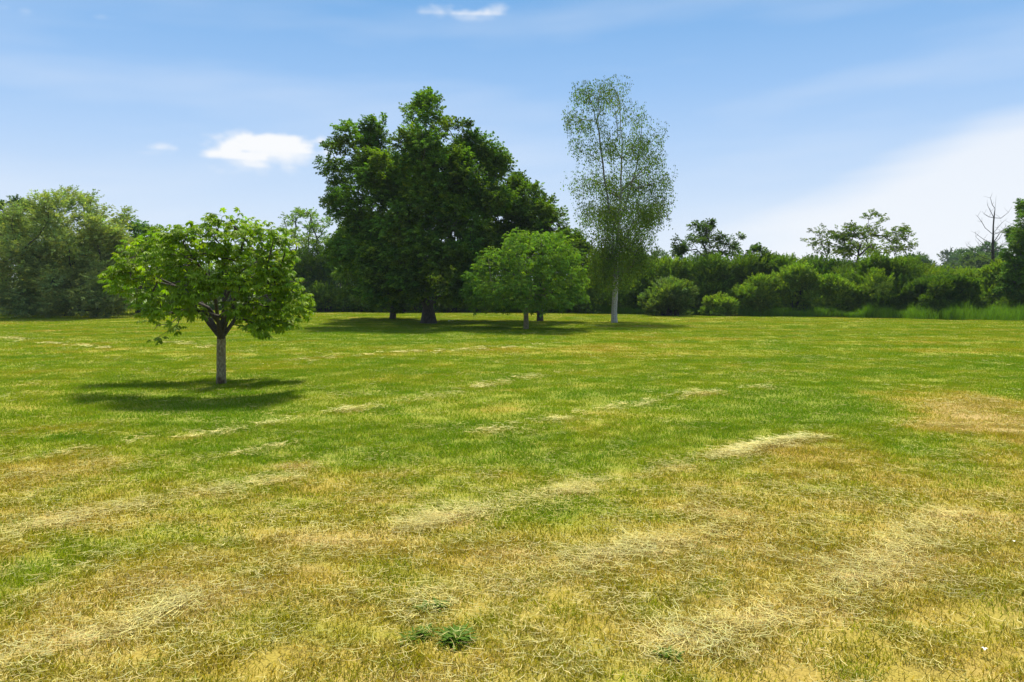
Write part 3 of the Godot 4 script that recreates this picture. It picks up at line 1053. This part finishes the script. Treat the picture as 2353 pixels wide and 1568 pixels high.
func big_sallow(leaf_mat: Material) -> void:
	var D := 51.0
	var b := at(150, 726, D)
	b.y = 0.0
	var lobes := lobes_of([[165, 465, 40, 20], [120, 480, 50, 26], [205, 485, 40, 28], [75, 500, 50, 30], [240, 520, 40, 34], [30, 520, 40, 36], [-10, 560, 40, 50], [265, 570, 36, 44], [160, 530, 70, 40], [80, 560, 60, 45], [220, 580, 56, 45], [150, 600, 70, 45], [30, 620, 60, 50], [270, 640, 36, 45], [90, 655, 70, 45], [180, 660, 66, 42], [110, 600, 60, 40], [200, 620, 60, 40], [190, 560, 60, 40], [60, 600, 60, 40], [240, 690, 50, 28], [60, 690, 50, 28], [140, 700, 70, 20], [110, 705, 60, 18], [200, 705, 50, 18], [30, 690, 40, 30], [160, 640, 60, 40], [100, 680, 60, 30], [190, 685, 60, 30]], D, b, 140.0, 175.0, 2)
	lobes += lobes_of([[285, 500, 26, 14, 0], [255, 480, 14, 8, 0]], D, b, 140.0, 175.0)
	tree({called = "sallow_bush", label = "great rounded grey-green sallow reaching down to the lawn", category = "bush", base = b, radius = 0.3, lowest = 0.25, flare = 0.2,
		stems = [[b, at(150, 690, D), at(155, 620, D), at(165, 520, D)], [at(150, 700, D), at(110, 640, D, ), at(80, 560, D)], [at(150, 700, D), at(200, 640, D - 0.5), at(225, 560, D - 0.6)], [at(150, 700, D), at(120, 650, D + 1.0), at(60, 600, D + 1.0)], [at(150, 700, D), at(150, 640, D - 1.6), at(150, 560, D - 1.9)], [at(150, 700, D), at(220, 680, D - 1.0)], [at(150, 700, D), at(60, 680, D - 1.0)]],
		lobes = lobes, tips = 640, inner = 0.45, clump = 0.6, per_tip = 36, leaf = willow_leaf, leaf_mat = leaf_mat, color = Color(0.40, 0.455, 0.18), clump_tone = 0.17, bark = dark_bark})

func hedge_tree(called: String, label: String, px: float, py: float, D: float, list: Array, tips: int, per_tip: int, color: Color, clump: float, trunk_px: float, leaf: Mesh) -> void:
	var b := at(px, py, D)
	b.y = 0.0
	var lo := 1e9
	var hi := -1e9
	var top := 1e9
	for l in list:
		lo = minf(lo, l[0] - l[2])
		hi = maxf(hi, l[0] + l[2])
		top = minf(top, l[1])
	tree({called = called, label = label, base = b, radius = trunk_px * D / FOCAL, lowest = 1.4, flare = 0.2, stems = [[b, at(px, 640, D), at(px * 0.7 + (lo + hi) * 0.15, lerpf(640, top, 0.45), D), at((lo + hi) * 0.5, lerpf(640, top, 0.85), D)]],
		lobes = lobes_of(list, D, b, (lo + hi) * 0.5, (hi - lo) * 0.5 + 4.0, 2 if per_tip > 12 else 1), tips = tips, inner = 0.3, clump = clump, per_tip = per_tip, leaf = leaf, leaf_mat = matt_leaf, color = color, clump_tone = 0.2, bark = dark_bark})

func bare_tree() -> void:
	var D := 52.0
	var b := at(2284, 700, D)
	b.y = rise(b.x, b.z) - 0.03
	var t := thing("dead_tree", "thin bare dead tree standing against the pale sky", "tree", b)
	var sk := Skeleton.new()
	var pts := [Vector3.ZERO, at(2284, 640, D) - b, at(2282, 580, D) - b, at(2283, 520, D) - b, at(2287, 480, D) - b, at(2290, 449, D) - b]
	var crown_end := lay_stem(sk, pts, -1, 0.02)
	for l in [[2281, 545, 2247, 497], [2281, 560, 2240, 535], [2282, 575, 2243, 545], [2282, 590, 2248, 560], [2282, 608, 2222, 565], [2282, 550, 2312, 520], [2282, 565, 2308, 530], [2283, 575, 2325, 545], [2283, 540, 2325, 515], [2284, 510, 2318, 488], [2284, 495, 2270, 472], [2285, 500, 2262, 492], [2286, 480, 2276, 455], [2283, 530, 2303, 512]]:
		var a := at(l[0], l[1], D) - b
		var best := 0
		for k in sk.p.size():
			if sk.p[k].distance_to(a) < sk.p[best].distance_to(a):
				best = k
		var dz := rnd(-0.7, 0.7)
		var tip := at(l[2], l[3], D - dz) - b
		var e := lay_stem(sk, [a.lerp(tip, 0.5) - Vector3(0, 0.08, 0), tip], best, 0.03)
		for s in 4:
			var side := -1.0 if s % 2 else 1.0
			lay_stem(sk, [sk.p[maxi(1, e - s / 2)] + Vector3(side * rnd(0.1, 0.35), rnd(0.1, 0.4), rnd(-0.3, 0.3))], maxi(1, e - s / 2), 0.0)
	var e2 := lay_stem(sk, [at(2260, 615, D) - b, at(2240, 575, D) - b, at(2222, 555, D) - b], 4, 0.03)
	thicken(sk, 0.10, 1.5, 0.009)
	var wood := limbs(sk, crown_end, 0.2)
	part("trunk", wood[0], dark_bark, t)
	part("limb_frame", wood[1], dark_bark, t)

# ---------------------------------------------------------------- hedge, verge, distance
func grow_hedges() -> void:
	var mid := Color(0.21, 0.305, 0.046)
	var light := Color(0.28, 0.38, 0.062)
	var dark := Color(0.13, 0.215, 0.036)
	var grey_green := Color(0.22, 0.295, 0.10)
	var long_hedge := "shrubs grown together into the long hedge"
	var grove_hedge := "shrubs grown together behind the grove"
	# right of the birch: [px, top, half width, depth, colour, count, label]
	for s in [
		[1540, 648, 58, 51.0, grey_green, 2800, "low grey-green shrub at the hedge foot right of the birch"],
		[1545, 596, 56, 56.0, light, 2600, "light green shrub topping the grey-green shrub near the birch"],
		[1632, 590, 60, 54.5, mid, 3000, "mid green hedge shrub below the clumpy oak top"],
		[1655, 684, 36, 51.0, light, 1300, "small pale shrub at the foot of the long hedge"],
		[1715, 592, 58, 55.0, mid, 3000, "wide hedge shrub beside the small round thorn tree"],
		[1738, 640, 46, 52.0, light, 2200, "upright light green shrub in front of the thorn tree"],
		[1800, 587, 62, 54.5, mid, 3000, "bushy hedge shrub between thorn tree and wispy tree"],
		[1835, 612, 52, 51.5, light, 2400, "pale green arching shrub leaning out of the long hedge"],
		[1890, 592, 56, 55.0, dark, 2600, "dark hedge shrub below the wispy tree"],
		[1915, 640, 50, 50.5, light, 2200, "light green shrub sloping down before the dark hedge shrub"],
		[2010, 588, 104, 51.0, mid, 5200, "largest hedge shrub, dark below the see-through tree top"],
		[2090, 600, 70, 53.0, mid, 3000, "hedge shrub falling away beside the largest one"],
		[2165, 640, 84, 47.5, dark, 4200, "low dark rounded shrub closing the end of the long hedge"],
		[2225, 622, 60, 54.0, light, 2600, "light shrub behind the low dark rounded one"],
		[2298, 606, 52, 49.0, light, 2800, "bright green shrub below the bare dead tree"],
		[2350, 650, 50, 46.0, mid, 2000, "leafy shrub at the foot of the dense tree near dead tree"]]:
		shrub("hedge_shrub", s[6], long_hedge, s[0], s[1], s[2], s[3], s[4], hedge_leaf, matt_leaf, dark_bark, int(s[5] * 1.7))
	for j in 20:
		var px := 1490.0 + j * 44.0
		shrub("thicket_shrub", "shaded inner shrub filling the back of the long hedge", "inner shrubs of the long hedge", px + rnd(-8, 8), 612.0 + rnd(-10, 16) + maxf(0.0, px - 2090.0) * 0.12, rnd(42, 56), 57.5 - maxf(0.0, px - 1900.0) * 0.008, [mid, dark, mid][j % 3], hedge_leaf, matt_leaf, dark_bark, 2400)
	var k := 0
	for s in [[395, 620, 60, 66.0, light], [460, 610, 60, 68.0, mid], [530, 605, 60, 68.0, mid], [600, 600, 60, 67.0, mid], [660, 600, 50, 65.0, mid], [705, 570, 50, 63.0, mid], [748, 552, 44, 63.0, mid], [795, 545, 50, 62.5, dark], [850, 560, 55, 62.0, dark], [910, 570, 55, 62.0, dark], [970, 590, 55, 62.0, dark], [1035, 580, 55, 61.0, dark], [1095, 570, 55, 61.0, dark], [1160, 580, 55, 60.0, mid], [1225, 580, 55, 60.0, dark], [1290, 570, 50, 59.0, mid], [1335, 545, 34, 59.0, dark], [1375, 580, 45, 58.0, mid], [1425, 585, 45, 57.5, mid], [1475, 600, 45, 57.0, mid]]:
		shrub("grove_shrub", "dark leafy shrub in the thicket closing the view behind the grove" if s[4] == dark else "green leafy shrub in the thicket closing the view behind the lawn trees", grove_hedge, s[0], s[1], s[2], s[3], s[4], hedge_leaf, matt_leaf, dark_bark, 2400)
		k += 1
	for j in 22:
		shrub("understorey_shrub", "shaded low shrub filling the foot of the thicket behind the grove", "low shrubs under the thicket", 640.0 + j * 40.0 + rnd(-8, 8), rnd(650, 672), rnd(30, 40), 61.0 - j * 0.22, mid, hedge_leaf, matt_leaf, dark_bark, 1200)
	for s in [[-30, 620, 60, 58.0, mid], [250, 655, 40, 54.0, mid]]:
		shrub("side_shrub", "low green shrub growing against the great rounded sallow", "shrubs beside the sallow", s[0], s[1], s[2], s[3], s[4], hedge_leaf, matt_leaf, dark_bark, 1600)

	# uncut grass along the hedge foot
	var verge := thing("verge_grass", "uncut tall green grass along the foot of the hedge", "grass", Vector3.ZERO, "", "stuff")
	var places := []
	var tints := PackedColorArray()
	var edge := [[-200, 708], [0, 711], [400, 712], [700, 716], [1000, 717], [1300, 720], [1500, 723], [1750, 727], [2000, 731], [2200, 736], [2353, 739], [2600, 744]]
	for j in edge.size() - 1:
		var a := ground(edge[j][0], edge[j][1])
		var c := ground(edge[j + 1][0], edge[j + 1][1])
		var n := int(a.distance_to(c) * 60.0)
		var deep := 1.6 if j < 5 else (2.4 if j < 8 else 5.0)
		for q in n:
			var t := rng.randf()
			var p := a.lerp(c, t)
			p.z -= rnd(0.0, deep) * rng.randf() if j < 8 else rnd(0.0, deep)
			p.y = rise(p.x, p.z)
			var h := rnd(0.5, 1.1) * (1.0 if j < 5 else (1.25 if j < 8 else 1.55)) * (0.8 + 0.7 * noise_b.get_noise_2d(p.x * 8, p.z * 8))
			places.append(Transform3D(Basis(Vector3.UP, rnd(0, TAU)) * Basis.from_scale(Vector3(1, h, 1)), p))
			tints.append(hue(Color(0.18, 0.30, 0.025), 0.22))
	scatter("tall_grass", tuft(26, 0.22, 0.35, 0.85, 0.014, 0.45), matt_leaf, places, tints, verge)

	# the far woods, tree by tree
	for j in 64:
		var px := rnd(1440, 2420) if j < 50 else rnd(560, 760)
		var D := rnd(170, 420) if j > 8 else rnd(110, 160)
		if j >= 50 and D < 200:
			D += 100
		var p := at(px, 660, D)
		p.y = far_rise(p.x, p.z)
		var high := rnd(8, 13) if D > 170 else rnd(6, 8.5)
		far_tree(p, high, rnd(0.38, 0.6) * high)

func far_tree(p: Vector3, high: float, w: float) -> void:
	var t := thing("distant_tree", "tall tree of the hazy far wood on the skyline beyond hedge" if high > 10.5 else ("round-crowned tree of the hazy far wood beyond the hedge" if high > 8.0 else "low nearer tree of the meadow just beyond the hedge"), "tree", p, "trees of the far wood")
	var s := Sheet.new()
	s.tube(PackedVector3Array([Vector3.ZERO, Vector3(0, high * 0.35, 0), Vector3(0, high * 0.8, 0)]), PackedFloat32Array([0.35, 0.28, 0.08]), 6, Color.WHITE)
	part("trunk", s.mesh(), dark_bark, t)
	var lobes := []
	for k in 11:
		var a := rnd(0, TAU)
		var y := rnd(0.3, 0.88) * high
		var r := w * sqrt(maxf(0.05, 1 - pow((y / high - 0.5) * 1.9, 2))) * rnd(0.3, 0.8)
		lobes.append([Vector3(cos(a) * r, y, sin(a) * r), Vector3.ONE * w * rnd(0.28, 0.45) * Vector3(1, 0.75, 1)])
	var places := []
	var tints := PackedColorArray()
	var tone := hue(Color(0.12, 0.18, 0.04), 0.25)
	for k in 900:
		var l: Array = lobes[rng.randi_range(0, lobes.size() - 1)]
		var d := any_dir()
		places.append(Transform3D(turned(d + Vector3.UP * 0.3, rnd(-0.7, 0.7), rnd(0.7, 1.2)), l[0] + d * l[1] * rnd(0.6, 1.05)))
		tints.append(hue(tone, 0.15))
	scatter("crown", far_leaf, matt_leaf, places, tints, t)

# ---------------------------------------------------------------- grass
func grow_grass() -> void:
	var blade := StandardMaterial3D.new()
	blade.vertex_color_use_as_albedo = true
	blade.roughness = 0.8
	blade.cull_mode = BaseMaterial3D.CULL_DISABLED
	blade.backlight_enabled = true
	blade.backlight = Color(0.92, 0.95, 0.4)
	blade.metallic_specular = 0.2
	var stalk := StandardMaterial3D.new()
	stalk.vertex_color_use_as_albedo = true
	stalk.roughness = 0.8
	stalk.metallic_specular = 0.25
	stalk.cull_mode = BaseMaterial3D.CULL_DISABLED
	var turf := thing("lawn_grass", "short mown grass blades, green to golden, covering the lawn", "grass", Vector3.ZERO, "", "stuff")
	var hay := thing("grass_clippings", "pale dry cut stalks strewn in rows across the lawn", "cut grass", Vector3.ZERO, "", "stuff")
	# [nearest, farthest, tufts per square metre, tuft radius, blades, shortest, tallest, blade width]
	for band in [[2.2, 5.2, 190.0, 0.10, 40, 0.020, 0.062, 0.0046], [5.2, 10.0, 110.0, 0.14, 42, 0.022, 0.060, 0.0060], [10.0, 20.0, 46.0, 0.22, 56, 0.022, 0.055, 0.0085], [20.0, 36.0, 17.0, 0.36, 64, 0.022, 0.055, 0.014], [36.0, 66.0, 7.0, 0.55, 70, 0.022, 0.055, 0.022]]:
		var near: float = band[0]
		var far: float = band[1]
		var side := 0.70
		var n := int(((far + near) * side + 5.0) * (far - near) * band[2])
		var places := []
		var tints := PackedColorArray()
		var hp := []
		var ht := PackedColorArray()
		for k in n:
			var d := sqrt(rnd(near * near, far * far))
			var x := rnd(-1, 1) * (d * side + 2.0)
			var l := lawn(x, -d)
			var p := Vector3(x, rise(x, -d), -d)
			var up_ := Basis(Vector3.UP, rnd(0, TAU))
			var tall := rnd(0.75, 1.2) * (1.0 - 0.25 * clampf(l.x, 0, 1))
			places.append(Transform3D(up_ * Basis.from_scale(Vector3(1, tall, 1)), p))
			tints.append(hue(grass_color(l.x + rnd(-0.14, 0.14)), 0.14))
			if rng.randf() < l.y * 0.42 + 0.22 * smoothstep(9.0, 5.0, d) + 0.03:
				hp.append(Transform3D(Basis(Vector3.UP, rnd(0, TAU)), p))
				ht.append(hue(Color(0.46, 0.45, 0.13).lerp(Color(0.64, 0.56, 0.27), rng.randf() * clampf(0.3 + l.x, 0, 1)), 0.2))
		scatter("turf", tuft(band[4], band[3], band[5], band[6], band[7], 0.9), blade, places, tints, turf)
		scatter("clippings", strewn(30, band[3] * 1.2, 0.02, 0.10, band[7] * 0.42), stalk, hp, ht, hay)
	# the rows of clippings, piled along each line
	for w0 in [[0.0, 8.0, 0.002], [8.0, 16.0, 0.0034], [16.0, 60.0, 0.007]]:
		var rp := []
		var rt := PackedColorArray()
		for l in lines:
			var pts: Array = l[0]
			for k in pts.size() - 1:
				var a: Vector2 = pts[k]
				var c: Vector2 = pts[k + 1]
				for q in int(a.distance_to(c) * (70.0 if a.y > -9.0 else 36.0) * l[2]):
					var g: Vector2 = a.lerp(c, rng.randf()) + Vector2(rng.randfn(), rng.randfn()) * float(l[1]) * 0.7
					var d := -g.y
					if d < w0[0] or d >= w0[1] or rng.randf() > clampf(0.55 + 1.5 * noise_b.get_noise_2d(g.x * 16.0, g.y * 16.0), 0.05, 1.0):
						continue
					rp.append(Transform3D(Basis(Vector3.UP, rnd(0, TAU)), Vector3(g.x, rise(g.x, g.y) + rnd(0, 0.012), g.y)))
					rt.append(hue(Color(0.62, 0.58, 0.23), 0.22))
		scatter("clipping_row", strewn(18, 0.13, 0.03, 0.13, w0[2]), stalk, rp, rt, hay)
	# pale petals and scraps lying on the lawn
	var sc := Sheet.new()
	for k in 3:
		sc.leaf(Vector3(0, 0.01, 0), Vector3(cos(k * 2.1), 0.25, sin(k * 2.1)).normalized(), Vector3.UP, 0.024, 0.018, Color(0.78, 0.76, 0.66), true, 0.4)
	var scm := sc.mesh()
	for q in [[2262, 1519, "white petal lying alone in the foreground grass", 0.7], [2330, 1265, "white petal standing up beside the golden patch", 0.6], [1035, 742, "white scrap of paper in the shade beside the stout trunk", 7.0]]:
		var p := ground(q[0], q[1])
		p.y = rise(p.x, p.z) + 0.035
		var t := thing("pale_scrap", q[2], "scrap", p)
		var o := part("petal", scm, stalk, t)
		o.scale = Vector3.ONE * q[3]
	# dark broad-leaved weeds in the turf
	var w := Sheet.new()
	for k in 22:
		var a := TAU * k / 22.0 + rnd(-0.2, 0.2)
		w.leaf(Vector3(cos(a), 0, sin(a)) * 0.008, Vector3(cos(a), rnd(0.25, 1.0), sin(a)).normalized(), Vector3.UP, rnd(0.04, 0.08), rnd(0.010, 0.016), Color(0.085, 0.16, 0.012) * rnd(0.8, 1.2), true, 0.3)
	var wm := w.mesh()
	var wmat := leaf_material(0.55, Color(0.5, 0.6, 0.2))
	for q in [[990, 1405, "dark green weed rosette in the pale strewn stalks", 1.0], [1050, 1492, "larger of two dark weed tufts close together in dry grass", 1.15], [965, 1478, "smaller of two dark weed tufts close together in dry grass", 0.9], [1525, 1520, "dark weed tuft in the golden foreground grass", 0.8]]:
		var p := ground(q[0], q[1])
		p.y = rise(p.x, p.z)
		var t := thing("weed_tuft", q[2], "weed", p, "dark weeds in the lawn")
		for j in 4:
			var o := part("leaf_rosette", wm, wmat, t)
			o.position = Vector3(rnd(-0.06, 0.06), 0.005, rnd(-0.05, 0.05)) * (1.0 if j else 0.0)
			o.rotation.y = rnd(0, TAU)
			o.scale = Vector3.ONE * q[3] * rnd(0.8, 1.2)
